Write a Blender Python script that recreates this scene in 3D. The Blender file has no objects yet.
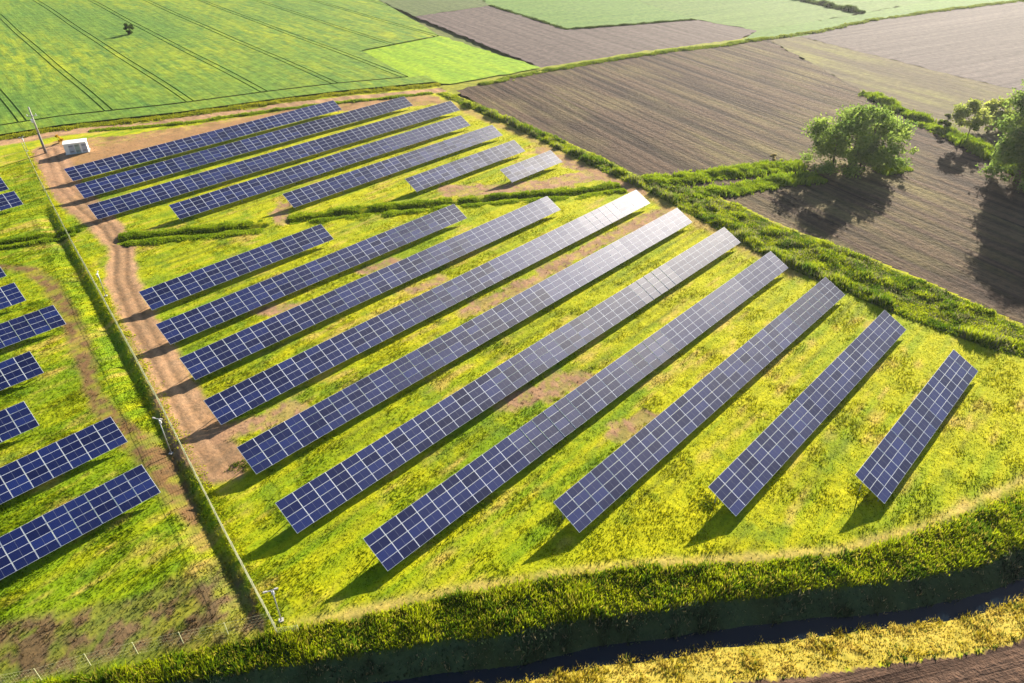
import bpy, math, random
import numpy as np
from mathutils import Vector, Matrix

SC = bpy.context.scene
COL = SC.collection
R = math.radians
rng = np.random.default_rng(11)
random.seed(5)

# ------------------------------------------------------------------ camera, sky, sun, exposure
FPX, PITCH, ROLL, YAW, CAMH = 721.595, 0.599634, -0.0091298, 0.7688125, 60.98
W_, H_ = 1024, 683
_cp, _sp = math.cos(PITCH), math.sin(PITCH)
cF = Vector((math.cos(YAW) * _cp, math.sin(YAW) * _cp, -_sp))
_r = Vector((math.sin(YAW), -math.cos(YAW), 0))
_u = _r.cross(cF)
cR = _r * math.cos(ROLL) + _u * math.sin(ROLL)
cU = -_r * math.sin(ROLL) + _u * math.cos(ROLL)
cd = bpy.data.cameras.new('camera')
cam = bpy.data.objects.new('camera', cd)
COL.objects.link(cam)
cam.matrix_world = Matrix(((cR.x, cU.x, -cF.x, 0), (cR.y, cU.y, -cF.y, 0), (cR.z, cU.z, -cF.z, CAMH), (0, 0, 0, 1)))
cd.sensor_width = 36
cd.lens = FPX / W_ * 36
cd.clip_end = 9000
SC.camera = cam
SC.render.resolution_x, SC.render.resolution_y = W_, H_

SUN_AZ, SUN_EL = 13.5, 20.5          # azimuth counted from +X towards +Y
world = bpy.data.worlds.new('World')
SC.world = world
world.use_nodes = True
wn = world.node_tree
bg = wn.nodes['Background']
sky = wn.nodes.new('ShaderNodeTexSky')
sky.sky_type = 'NISHITA'
sky.sun_disc = False
sky.sun_elevation = R(SUN_EL)
sky.sun_rotation = R(90 - SUN_AZ)
sky.dust_density = 1.0
sky.ozone_density = 2.5
wn.links.new(sky.outputs[0], bg.inputs[0])
bg.inputs[1].default_value = 0.05  # daylight sky
sky.air_density = 1.0
sd_ = bpy.data.lights.new('sun', 'SUN')
sun = bpy.data.objects.new('sun', sd_)
COL.objects.link(sun)
sd_.energy = 5.0
sd_.angle = R(0.5)
sd_.color = (1.0, 0.90, 0.74)
sv = Vector((math.cos(R(SUN_EL)) * math.cos(R(SUN_AZ)), math.cos(R(SUN_EL)) * math.sin(R(SUN_AZ)), math.sin(R(SUN_EL))))
sun.rotation_euler = sv.to_track_quat('Z', 'Y').to_euler()
sun.location = (150, 60, 120)
SC.view_settings.view_transform = 'Standard'
SC.view_settings.look = 'None'
SC.view_settings.gamma = 1.0
SC.view_settings.exposure = 1.7
SC.view_settings.use_curve_mapping = False
SC.render.engine = 'CYCLES'
SC.cycles.max_bounces = 6
SC.cycles.transparent_max_bounces = 8
SC.cycles.volume_bounces = 0
SC.cycles.use_denoising = True


# ------------------------------------------------------------------ helpers
def U(px, py, z=0.0):
    """ground point (metres) seen at a photo pixel"""
    d = cF + cR * ((px - 512) / FPX) - cU * ((py - 341.5) / FPX)
    t = (z - CAMH) / d.z
    return (d.x * t, d.y * t)


def UL(pts):
    return np.array([U(*q) for q in pts])


def smooth(a, b, x):
    t = np.clip((x - a) / (b - a), 0, 1)
    return t * t * (3 - 2 * t)


def vnoise(x, y, seed):
    r = np.random.default_rng(seed).random((128, 128))
    xi, yi = np.floor(x).astype(int), np.floor(y).astype(int)
    fx, fy = x - xi, y - yi
    fx, fy = fx * fx * (3 - 2 * fx), fy * fy * (3 - 2 * fy)
    a, b = r[xi % 128, yi % 128], r[(xi + 1) % 128, yi % 128]
    c, d = r[xi % 128, (yi + 1) % 128], r[(xi + 1) % 128, (yi + 1) % 128]
    return (a * (1 - fx) + b * fx) * (1 - fy) + (c * (1 - fx) + d * fx) * fy


def fbm(x, y, s, seed, oct=3):
    v, a, t = 0, 1, 0
    for k in range(oct):
        v = v + a * vnoise(x / s + 17.3 * k, y / s + 5.1 * k, seed + k)
        t += a
        a *= .55
        s = s * .5
    return v / t


def pdist(X, Y, P, signed=False):
    """distance to polyline P; signed: positive on the right hand of its direction"""
    best = np.full(X.shape, 1e9)
    sg = np.ones(X.shape)
    along = np.zeros(X.shape)
    acc = 0
    n = len(P) - 1
    for i in range(n):
        ax, ay = P[i]
        dx, dy = P[i + 1][0] - ax, P[i + 1][1] - ay
        L2 = dx * dx + dy * dy
        t = ((X - ax) * dx + (Y - ay) * dy) / L2
        tc = np.clip(t, 0, 1)
        if signed:
            lo = -1e9 if i == 0 else 0
            hi = 1e9 if i == n - 1 else 1
            tc = np.clip(t, lo, hi)
        d = np.hypot(X - ax - tc * dx, Y - ay - tc * dy)
        m = d < best
        best = np.where(m, d, best)
        along = np.where(m, acc + tc * math.sqrt(L2), along)
        sg = np.where(m, np.sign((X - ax) * dy - (Y - ay) * dx), sg)
        acc += math.sqrt(L2)
    return (best * sg if signed else best), along


def inpoly(X, Y, P):
    c = np.zeros(X.shape, bool)
    j = len(P) - 1
    for i in range(len(P)):
        xi, yi = P[i]
        xj, yj = P[j]
        if yi != yj:
            c ^= ((yi > Y) != (yj > Y)) & (X < (xj - xi) * (Y - yi) / (yj - yi) + xi)
        j = i
    return c


def lerp(a, b, t):
    return a + (np.asarray(b) - a) * t[..., None]


def mesh_np(name, V, F, mat, parent=None, col=None, smooth_=False, kind=None, mats=None, midx=None):
    """V (n,3), F (m,k) index array -> one linked mesh object"""
    V = np.asarray(V, np.float32)
    F = np.asarray(F, np.int32)
    me = bpy.data.meshes.new(name)
    me.vertices.add(len(V))
    me.vertices.foreach_set('co', V.ravel())
    k = F.shape[1]
    me.loops.add(F.size)
    me.loops.foreach_set('vertex_index', F.ravel())
    me.polygons.add(len(F))
    me.polygons.foreach_set('loop_start', np.arange(0, F.size, k, dtype=np.int32))
    me.polygons.foreach_set('use_smooth', np.full(len(F), bool(smooth_)))
    for m in (mats or [mat]):
        me.materials.append(m)
    if midx is not None:
        me.polygons.foreach_set('material_index', np.asarray(midx, np.int32))
    me.update(calc_edges=True)
    if col is not None:
        a = me.attributes.new('tint', 'FLOAT_COLOR', 'POINT')
        a.data.foreach_set('color', np.concatenate([col, np.ones((len(col), 1))], 1).astype(np.float32).ravel())
    o = bpy.data.objects.new(name, me)
    COL.objects.link(o)
    if parent:
        o.parent = parent
    if kind:
        o['kind'] = kind
    return o


class MB:
    """collects boxes, bars, tubes and quads into one mesh"""
    def __init__(s):
        s.v, s.f, s.m = [], [], []

    def add(s, vs, fs, mi=0):
        b = len(s.v)
        s.v += [tuple(q) for q in vs]
        s.f += [tuple(b + i for i in f) for f in fs]
        s.m += [mi] * len(fs)

    def box(s, a, b, mi=0):
        x0, y0, z0 = a
        x1, y1, z1 = b
        s.add([(x0, y0, z0), (x1, y0, z0), (x1, y1, z0), (x0, y1, z0), (x0, y0, z1), (x1, y0, z1), (x1, y1, z1), (x0, y1, z1)],
              [(0, 3, 2, 1), (4, 5, 6, 7), (0, 1, 5, 4), (1, 2, 6, 5), (2, 3, 7, 6), (3, 0, 4, 7)], mi)

    def tube(s, p, q, r0, r1=None, n=6, mi=0):
        p, q = Vector(p), Vector(q)
        r1 = r0 if r1 is None else r1
        d = (q - p).normalized()
        a = d.orthogonal().normalized()
        b = d.cross(a)
        vs = []
        for c, r in ((p, r0), (q, r1)):
            for k in range(n):
                t = 2 * math.pi * k / n
                vs.append(c + a * (r * math.cos(t)) + b * (r * math.sin(t)))
        fs = [(k, (k + 1) % n, n + (k + 1) % n, n + k) for k in range(n)]
        fs += [tuple(range(n))[::-1], tuple(range(n, 2 * n))]
        s.add(vs, fs, mi)

    def build(s, name, mats, parent=None, smooth_=False):
        me = bpy.data.meshes.new(name)
        me.from_pydata(s.v, [], s.f)
        for m in (mats if isinstance(mats, (list, tuple)) else [mats]):
            me.materials.append(m)
        me.polygons.foreach_set('material_index', s.m)
        if smooth_:
            me.polygons.foreach_set('use_smooth', [True] * len(s.f))
        me.update()
        o = bpy.data.objects.new(name, me)
        COL.objects.link(o)
        if parent:
            o.parent = parent
        return o


def tag(o, label, cat, group=None):
    o['label'] = label
    o['category'] = cat
    if group:
        o['group'] = group
    return o


def empty(name, loc, rz=0.0):
    o = bpy.data.objects.new(name, None)
    COL.objects.link(o)
    o.location = loc
    o.rotation_euler = (0, 0, rz)
    o.empty_display_size = .3
    return o


# ------------------------------------------------------------------ materials
class NT:
    def __init__(s, name):
        s.mat = bpy.data.materials.new(name)
        s.mat.use_nodes = True
        s.t = s.mat.node_tree
        s.b = s.t.nodes['Principled BSDF']
        s.out = s.t.nodes['Material Output']

    def n(s, typ, **kw):
        nd = s.t.nodes.new(typ)
        for k, v in kw.items():
            setattr(nd, k, v)
        return nd

    def l(s, a, b):
        s.t.links.new(a, b)

    def pos(s, ang=0.0, scale=(1, 1, 1)):
        g = s.n('ShaderNodeNewGeometry')
        v = s.n('ShaderNodeVectorRotate', rotation_type='Z_AXIS')
        v.inputs['Angle'].default_value = -ang
        s.l(g.outputs['Position'], v.inputs['Vector'])
        m = s.n('ShaderNodeMapping')
        m.inputs['Scale'].default_value = scale
        s.l(v.outputs[0], m.inputs['Vector'])
        return m.outputs[0]

    def noise(s, vec, scale, detail=3, rough=.55):
        nd = s.n('ShaderNodeTexNoise')
        nd.inputs['Scale'].default_value = scale
        nd.inputs['Detail'].default_value = detail
        nd.inputs['Roughness'].default_value = rough
        s.l(vec, nd.inputs['Vector'])
        return nd.outputs['Fac']

    def ramp(s, fac, stops):
        nd = s.n('ShaderNodeValToRGB')
        e = nd.color_ramp.elements
        while len(e) < len(stops):
            e.new(.5)
        for el, (p, c) in zip(e, stops):
            el.position = p
            el.color = (*c, 1) if len(c) == 3 else c
        s.l(fac, nd.inputs[0])
        return nd.outputs[0]

    def mix(s, fac, a, b, mode='MIX'):
        nd = s.n('ShaderNodeMix', data_type='RGBA', blend_type=mode)
        for sock, v in ((nd.inputs[0], fac), (nd.inputs[6], a), (nd.inputs[7], b)):
            if hasattr(v, 'links'):
                s.l(v, sock)
            else:
                sock.default_value = v if isinstance(v, (int, float)) else (*v, 1)
        return nd.outputs[2]

    def bump(s, h, dist, strength=1.0):
        nd = s.n('ShaderNodeBump')
        nd.inputs['Distance'].default_value = dist
        nd.inputs['Strength'].default_value = strength
        s.l(h, nd.inputs['Height'])
        s.l(nd.outputs[0], s.b.inputs['Normal'])

    def attr(s, name='tint'):
        nd = s.n('ShaderNodeAttribute', attribute_name=name)
        return nd.outputs['Color']


def plain(name, col, rough=.6, metal=0.0, var=.15, scale=3.0):
    m = NT(name)
    f = m.noise(m.pos(), scale, 3)
    c = m.ramp(f, [(.25, [v * (1 - var) for v in col]), (.75, [min(1, v * (1 + var)) for v in col])])
    m.l(c, m.b.inputs['Base Color'])
    m.b.inputs['Roughness'].default_value = rough
    m.b.inputs['Metallic'].default_value = metal
    return m.mat


def ground_mat():
    m = NT('soil_and_turf')
    c = m.attr()
    p = m.pos()
    f1 = m.noise(p, 2.2, 4, .7)
    f2 = m.noise(p, .55, 3, .6)
    k = m.ramp(f1, [(.3, (.70, .73, .74)), (.5, (1, 1, 1)), (.72, (1.25, 1.23, 1.18))])
    c2 = m.mix(.85, c, k, 'MULTIPLY')
    k2 = m.ramp(f2, [(.3, (.82, .88, .9)), (.7, (1.12, 1.08, 1.0))])
    c3 = m.mix(1.0, c2, k2, 'MULTIPLY')
    m.l(c3, m.b.inputs['Base Color'])
    m.b.inputs['Roughness'].default_value = .95
    m.b.inputs['Specular IOR Level'].default_value = .1
    m.bump(m.noise(p, 1.6, 5, .65), .13, .7)
    return m.mat


def blade_mat(name='grass_blades', trans=.45):
    m = NT(name)
    c = m.attr()
    d = m.n('ShaderNodeBsdfDiffuse')
    t = m.n('ShaderNodeBsdfTranslucent')
    x = m.n('ShaderNodeMixShader')
    x.inputs[0].default_value = trans
    m.l(c, d.inputs[0])
    m.l(c, t.inputs[0])
    m.l(d.outputs[0], x.inputs[1])
    m.l(t.outputs[0], x.inputs[2])
    m.l(x.outputs[0], m.out.inputs[0])
    m.t.nodes.remove(m.b)
    return m.mat


def field_mat(name, lo, hi, ang, across=.9, along=.03, patch=None, patch_scale=.02, patch_lo=.5, patch_hi=.7, bumpd=.15, fine=.5, contrast=(.3, .7)):
    """farmland: streaks that run along the rows (angle), soft big patches, fine grain"""
    m = NT(name)
    st = m.noise(m.pos(ang, (along, across, 1)), 1.0, 4, .6)
    fi = m.noise(m.pos(), fine, 4, .7)
    big = m.noise(m.pos(ang, (.7, 1.2, 1)), patch_scale, 3, .6)
    c = m.ramp(st, [(contrast[0], lo), (contrast[1], hi)])
    if patch:
        pm = m.ramp(big, [(patch_lo, (0, 0, 0)), (patch_hi, (1, 1, 1))])
        st2 = m.noise(m.pos(ang, (along * 1.5, across * .6, 1)), 1.0, 3, .7)
        sm = m.ramp(st2, [(.38, (0, 0, 0)), (.62, (1, 1, 1))])
        pf = m.mix(1.0, pm, sm, 'MULTIPLY')
        c = m.mix(pf, c, patch)
    k = m.ramp(fi, [(.28, (.62, .64, .66)), (.5, (1, 1, 1)), (.72, (1.42, 1.38, 1.32))])
    c = m.mix(1.0, c, k, 'MULTIPLY')
    m.l(c, m.b.inputs['Base Color'])
    m.b.inputs['Roughness'].default_value = .95
    m.b.inputs['Specular IOR Level'].default_value = .1
    add = m.n('ShaderNodeMath', operation='ADD')
    m.l(st, add.inputs[0])
    m.l(fi, add.inputs[1])
    m.bump(add.outputs[0], bumpd, .9)
    return m.mat


def glass_mat():
    m = NT('panel_glass')
    oi = m.n('ShaderNodeObjectInfo')
    c = m.ramp(oi.outputs['Random'], [(0, (.002, .006, .044)), (.5, (.003, .010, .070)), (1, (.005, .017, .108))])
    # faint cell grid of the silicon wafers
    tc = m.n('ShaderNodeTexCoord')
    br = m.n('ShaderNodeTexBrick', offset=0.0)
    br.inputs['Scale'].default_value = 1.0
    br.inputs['Brick Width'].default_value = .176
    br.inputs['Row Height'].default_value = .172
    br.inputs['Mortar Size'].default_value = .006
    br.inputs['Color1'].default_value = (1, 1, 1, 1)
    br.inputs['Color2'].default_value = (.93, .95, 1, 1)
    br.inputs['Mortar'].default_value = (2.6, 2.6, 2.4, 1)
    m.l(tc.outputs['Object'], br.inputs['Vector'])
    c = m.mix(1.0, c, br.outputs[0], 'MULTIPLY')
    m.l(c, m.b.inputs['Base Color'])
    rr = m.ramp(oi.outputs['Random'], [(0, (.42, .42, .42)), (1, (.50, .50, .50))])
    m.l(rr, m.b.inputs['Roughness'])
    m.b.inputs['Specular IOR Level'].default_value = .31
    m.b.inputs['IOR'].default_value = 1.5
    return m.mat


M_GROUND = ground_mat()
M_PLOUGH = field_mat('dark_ploughed_soil', (.030, .017, .012), (.125, .075, .050), R(-33), 1.1, .02, bumpd=.35, fine=1.4, contrast=(.36, .64))
M_BLADE = blade_mat()
M_LEAF = blade_mat('leaves', .6)
M_GLASS = glass_mat()
M_FRAME = plain('aluminium_frame', (.76, .79, .86), .45, 0.0, .04, 2)
M_MID = plain('panel_backsheet', (.20, .22, .30), .5, 0, .05)
M_STEEL = plain('galvanised_steel', (.42, .43, .44), .5, .6, .15)
M_BARK = plain('bark', (.12, .085, .055), .9, 0, .35, 6)
M_WIRE = plain('pale_fence_wire', (.60, .60, .34), .6, .0, .1)
M_WHITE = plain('white_paint', (.80, .80, .80), .5, 0, .05)
M_CONC = plain('grey_concrete', (.42, .40, .38), .85, 0, .2, 4)
M_CONC2 = plain('dark_concrete', (.20, .18, .17), .85, 0, .2, 4)

# ------------------------------------------------------------------ traced lines of the place (photo pixel -> metres on the ground)
FENCE = [U(23.5, 147.5), (37.2, 181.0), (30.6, 143.0), (25.2, 110.0), (22.5, 94.0), (20.9, 84.5), (18.4, 71.0), (16.4, 60.0), (13.7, 44.3)]
CREST = np.array([(-60, 99.0), (-20, 66.0), (2.1, 49.6), (21.1, 35.2), (33.4, 26.2), (44.6, 17.7), (52.4, 11.2), (60.3, 4.7), (68.3, -.6), (75.5, -4.2), (110, -16), (150, -28)])
TRAIL = UL([(-120, 716), (-40, 697), (12, 685), (70, 674), (140, 658), (200, 645), (258, 632), (300, 622), (343, 614), (450, 590), (560, 572), (640, 562), (760, 556), (840, 549), (920, 527), (1000, 490), (1040, 470), (1100, 430)])
ROAD = UL([(-60, 152), (0, 143), (62, 133), (180, 120), (280, 106), (345, 99), (400, 94), (440, 90)])
TRACK = UL([(50, 150), (62, 185), (82, 205), (108, 228), (122, 250), (121, 280), (136, 315), (152, 345), (168, 375), (186, 410), (202, 440), (222, 468)])
TRACK_W = [4.0, 3.5, 3.3, 2.9, 2.2, 2.5, 2.6, 2.7, 2.9, 3.2, 3.4, 3.0]
LPATH = UL([(-30, 268), (0, 267), (30, 270), (50, 283), (66, 308), (76, 335), (86, 365), (93, 395), (118, 425), (150, 452), (172, 480), (190, 512), (206, 545)])
LPATH_W = [1.3, 1.3, 1.3, 1.3, 1.4, 1.4, 1.3, 1.1, 1.6, 2.2, 1.9, 1.2, .6]
VERGE = UL([(425, 96), (470, 112), (520, 134), (575, 160), (625, 184), (660, 202), (700, 224), (750, 250), (790, 273)])
HN = UL([(436, 93), (478, 112), (520, 130), (560, 150), (600, 170), (640, 188), (660, 197), (690, 214), (720, 231), (755, 250), (790, 268), (820, 282), (850, 294), (880, 308), (910, 320), (945, 333), (980, 345), (1024, 358), (1070, 372)])
HF = UL([(448, 93), (492, 112), (530, 128), (566, 143), (600, 158), (638, 178), (668, 188), (706, 194), (738, 206), (772, 223), (806, 236), (834, 246), (866, 258), (896, 271), (926, 283), (958, 298), (990, 312), (1030, 330), (1076, 348)])
D1 = UL([(118, 241), (165, 236), (215, 231), (262, 226)])
D2 = UL([(290, 222), (340, 214), (395, 209), (452, 204)])
D3 = UL([(461, 203), (500, 199), (560, 195), (622, 188)])
LD = UL([(-20, 249), (0, 246), (40, 239), (74, 232)])
BARE = [(UL([(259, 313), (300, 306)]), 1.5), (UL([(366, 271), (392, 262)]), 1.6), (UL([(414, 290), (440, 280)]), 1.2),
        (UL([(467, 313), (510, 292), (560, 264), (620, 232), (664, 211)]), 1.7), (UL([(514, 402), (560, 386), (580, 379)]), 2.2),
        (UL([(622, 430), (650, 416)]), 1.6), (UL([(222, 434), (262, 424), (296, 411)]), 1.7), (UL([(452, 190), (500, 190), (560, 182), (604, 172)]), 3.2),
        (UL([(283, 222), (278, 214), (286, 205)]), 1.6), (UL([(540, 150), (590, 172), (640, 192)]), 2.0),
        (UL([(350, 108), (395, 100), (425, 98)]), 3.0), (UL([(110, 150), (180, 136), (250, 122), (330, 104)]), 3.5),
        (UL([(70, 150), (100, 158), (120, 152)]), 4.0), ]

# ------------------------------------------------------------------ near ground grid: height, colour, classes
RES = .5
X0, X1, Y0, Y1 = -46, 152, -48, 236
gx = np.arange(X0, X1 + .01, RES)
gy = np.arange(Y0, Y1 + .01, RES)
GX, GY = np.meshgrid(gx, gy, indexing='ij')
nsoft = fbm(GX, GY, 6, 3)
nmid = fbm(GX, GY, 2.2, 21)
nfine = fbm(GX, GY, 1.1, 33, 2)
wob = (nmid - .5) * 1.6 + (nfine - .5) * .9


def ribbon_mask(P, wid, soft=.7, wobk=1.0):
    if np.isscalar(wid):
        d, _ = pdist(GX, GY, P)
        return smooth(wid + soft, wid - soft, d + wob * wobk)
    d, al = pdist(GX, GY, P)
    cum = np.concatenate([[0], np.cumsum(np.hypot(*np.diff(P, axis=0).T))])
    return smooth(soft, -soft, d + wob * wobk - np.interp(al, cum, wid))


m_road = np.maximum(ribbon_mask(ROAD, 2.6, .6, .6), ribbon_mask(TRACK, TRACK_W, .6, .8))
m_path = ribbon_mask(LPATH, LPATH_W, .6, .9)
m_trail = ribbon_mask(TRAIL, .42, .5, .35) * smooth(12, 19, GX)
s_trail = pdist(GX, GY, TRAIL, True)[0]
m_verge = ribbon_mask(VERGE, 1.6, 1.2, 1.4) * .85
m_bare = np.zeros_like(GX)
for P, w in BARE:
    m_bare = np.maximum(m_bare, ribbon_mask(P, w, .45, 1.9))
yard = UL([(36, 172), (30, 150), (58, 140), (110, 137), (200, 124), (290, 110), (338, 103), (420, 96), (440, 97), (440, 104), (330, 112), (180, 142), (90, 170), (70, 200), (55, 196)])
m_yard = inpoly(GX + wob * 1.2, GY + wob * 1.2, yard) * 1.0
s_crest, _ = pdist(GX, GY, CREST, True)
s_crest = s_crest + (fbm(GX, GY, 7, 71) - .5) * .9
s_fence, _ = pdist(GX, GY, FENCE, True)      # positive on the left-hand (west) side
infield = s_crest < -5.2
d_hn, _ = pdist(GX, GY, HN)
hedge_poly = list(map(tuple, HN)) + list(map(tuple, HF[::-1]))
m_hedge = inpoly(GX, GY, hedge_poly)
s_hf, _ = pdist(GX, GY, HF, True)
right_of_hedge = (s_hf < -.6)

# heights
GZ = (fbm(GX, GY, 9, 41) - .5) * .22 + (nfine - .5) * .10
zc = np.interp(s_crest, [-5.6, -4.8, 0, .5, 2.7, 2.9, 4.0, 4.4, 9.0, 9.6, 30], [0, -.05, -.30, -.55, -2.0, -2.15, -2.15, -1.95, -.5, -.4, -.4])
GZ = GZ * np.where(s_crest > 9, .3, 1) + zc
ff = smooth(58, 66, GY) * smooth(172, 160, GY) * smooth(-1, 1, s_crest * 0 + 1)
GZ += np.interp(s_fence, [.3, 1.2, 1.6, 3.8], [0, -.58, -.62, 0]) * smooth(44, 50, GY) * smooth(172, 160, GY) * (s_fence > 0)
for P in (D1, D2, D3, LD):
    d, _ = pdist(GX, GY, P)
    GZ += np.interp(d, [0, .5, 1.3], [-.6, -.5, 0])
dtr, _ = pdist(GX, GY, TRACK)
for off in (.95,):
    GZ += -.08 * np.exp(-((dtr - off) / .35) ** 2) * m_road
PLOUGH_S = 8.7
furrow = .02 * np.sin(s_crest * 2 * math.pi / 3.0)
GZ += np.where(s_crest > PLOUGH_S, furrow, 0)

# albedo
C_YEL, C_GRN, C_STRAW = np.array([.41, .40, .0015]), np.array([.18, .27, .003]), np.array([.50, .36, .08])
C_LUSH, C_DIRT, C_SOIL, C_ORANGE = np.array([.06, .125, .008]), np.array([.345, .20, .118]), np.array([.115, .07, .04]), np.array([.31, .175, .080])
streak = fbm(GX / 14, GY / 1.1, 1.0, 51, 3)
big = fbm(GX, GY, 26, 61, 3)
patchy = fbm(GX, GY, 4.5, 65, 3)
mow = fbm(GX / 22, (GY + .5 * nmid) / .8, 1.0, 57, 2)
tg = np.clip(.40 + (streak - .5) * 1.2 + (mow - .5) * 1.3 + (big - .5) * 1.2 + (patchy - .5) * .7, 0, 1)
# greener towards the near left corner, yellower far right
tg = np.clip(tg + .28 * smooth(60, 15, GX) * smooth(120, 40, GY) - .30 * smooth(45, 100, GX), 0, 1)
tg = np.where(s_fence > 0, np.clip(tg + .22, 0, 1), tg)
CO = lerp(np.broadcast_to(C_YEL, GX.shape + (3,)), C_GRN, tg)
wheel = np.zeros_like(GX)
for y_ in (109.06, 97.51, 86.55, 75.22, 64.01, 52.84, 41.94, 31.04, 20.12, 9.13, 1.0, 175.7, 163.9, 150.9, 138.9, 127.1, 115.0):
    for o_ in (-1.5, -3.3):
        wy = y_ + o_ + (fbm(GX, GX * 0 + y_, 16, 131) - .5) * 1.4
        wheel = np.maximum(wheel, np.exp(-((GY - wy) / .38) ** 2) * smooth(.40, .62, fbm(GX, GY, 9, 133 + int(y_))))
CO = lerp(CO, np.array([.105, .125, .012]), wheel * .62 * (s_fence < 0))
straw = smooth(.56, .74, fbm(GX / 5, GY / .9, 1.0, 81, 3) * .55 + fbm(GX, GY, 7, 85) * .45)
CO = lerp(CO, C_STRAW, straw * .8)
dk = smooth(.60, .72, fbm(GX, GY, 3.2, 91, 3))
CO = lerp(CO, C_LUSH * 1.5, dk * .5 * smooth(115, 50, GX))
CO = CO + (C_DIRT * (.55 + .7 * fbm(GX, GY, 1.8, 77, 3)[..., None]) - CO) * (m_bare * (.62 + .36 * (nfine > .45)))[..., None]
CO = lerp(CO, C_ORANGE, m_verge * .8)
CO = lerp(CO, C_ORANGE * 1.05, m_yard * (.7 + .25 * (nfine > .45)))
CO = CO * (1 + ((fbm(GX, GY, 3.0, 79, 4) - .5) * 1.1 * m_yard)[..., None])
for P in (BARE[-2], BARE[-1]):
    CO = lerp(CO, C_ORANGE, ribbon_mask(P[0], P[1] + .5, 1.0, 1.2) * .75)
tone = fbm(GX, GY, 5, 95, 4)[..., None]
CO = lerp(CO, np.zeros(3), np.zeros_like(GX))
dirtc = C_DIRT * (.62 + .35 * tone + .4 * fbm(GX, GY, 1.2, 98, 2)[..., None])
CO = CO + (dirtc - CO) * (m_road * .96)[..., None]
rut = np.exp(-((dtr - .95) / .3) ** 2)
alr = pdist(GX, GY, TRACK)[1]
CO = CO * (1 - .38 * (rut * m_road)[..., None]) * (1 + (.6 * (vnoise(dtr / .8 + 3, alr / 23, 99) - .5) * m_road)[..., None])
CO = CO + (C_SOIL * (.9 + .8 * tone) * np.array([1.1, .95, .85]) - CO) * (m_path * (.5 + .45 * smooth(.35, .6, nfine)))[..., None]
# brown weedy soil by the near-left wire fence
m_corner = (s_fence > .5) * smooth(9.5, 6.5, np.hypot(GX - 10.5, GY - 50) + wob * 2)
lb = (s_fence > .5) * smooth(4.6, 3.2, np.abs(s_trail + 3.6) + wob * 1.0 + .3)
CO = CO + (C_SOIL * (.9 + .8 * tone) - CO) * (np.maximum(lb, m_corner * .8) * (.45 + .5 * smooth(.40, .58, nfine)))[..., None]
# ditch banks
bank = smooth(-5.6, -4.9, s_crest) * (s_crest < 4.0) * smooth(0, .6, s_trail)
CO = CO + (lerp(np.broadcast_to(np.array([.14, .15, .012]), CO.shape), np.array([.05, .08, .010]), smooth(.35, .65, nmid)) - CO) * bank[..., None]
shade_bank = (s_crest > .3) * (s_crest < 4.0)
CO = CO + (np.array([.050, .075, .034]) * (.25 + 1.5 * nmid[..., None]) - CO) * (shade_bank * .9)[..., None]  # steep bank tinted darker and bluer, its shade painted into the albedo
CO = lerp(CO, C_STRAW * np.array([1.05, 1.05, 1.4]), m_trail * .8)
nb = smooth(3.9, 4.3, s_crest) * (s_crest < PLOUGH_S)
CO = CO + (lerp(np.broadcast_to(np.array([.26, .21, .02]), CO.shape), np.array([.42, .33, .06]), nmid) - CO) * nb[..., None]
pl = s_crest + wob * .35 > PLOUGH_S
CO = np.where(pl[..., None], np.array([.078, .046, .031]) * (.35 + .6 * tone + .75 * vnoise(s_crest / .7, pdist(GX, GY, CREST, True)[1] / 9, 97)[..., None]), CO)
CO = np.where(m_hedge[..., None], np.array([.10, .14, .012]), CO)
CO = np.clip(CO, 0.004, .8)

# classes of faces
fc = lambda A: (A[:-1, :-1] + A[1:, :-1] + A[:-1, 1:] + A[1:, 1:]) / 4
nx, ny = GX.shape
idx = np.arange(nx * ny).reshape(nx, ny)
QUAD = np.stack([idx[:-1, :-1], idx[1:, :-1], idx[1:, 1:], idx[:-1, 1:]], -1)
roadN, _ = pdist(GX, GY, ROAD, True)         # positive right-hand of its direction = south
drop = (fc(right_of_hedge * 1.0) > .5) & (fc(s_crest) < -8)
drop |= fc(((roadN < -4.4 + wob * .5)) * 1.0) > .5
cls = np.zeros(QUAD.shape[:2], int)
cls[fc(m_road) > .5] = 1
cls[fc(m_path) > .5] = 2
cls[fc(m_trail) > .5] = 3
cls[fc(s_crest + wob * .35) > PLOUGH_S] = 4
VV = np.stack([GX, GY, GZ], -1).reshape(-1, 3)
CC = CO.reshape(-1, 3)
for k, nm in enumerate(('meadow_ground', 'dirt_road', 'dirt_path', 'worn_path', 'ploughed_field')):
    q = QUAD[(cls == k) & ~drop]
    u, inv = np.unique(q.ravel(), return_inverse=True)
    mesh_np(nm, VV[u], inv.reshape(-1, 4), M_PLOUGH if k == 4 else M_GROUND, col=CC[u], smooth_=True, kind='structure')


def gridval(A, x, y):
    fx = np.clip((x - X0) / RES, 0, nx - 1.001)
    fy = np.clip((y - Y0) / RES, 0, ny - 1.001)
    i, j = fx.astype(int), fy.astype(int)
    u, v = fx - i, fy - j
    if A.ndim == 3:
        u, v = u[:, None], v[:, None]
    return A[i, j] * (1 - u) * (1 - v) + A[i + 1, j] * u * (1 - v) + A[i, j + 1] * (1 - u) * v + A[i + 1, j + 1] * u * v


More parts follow.
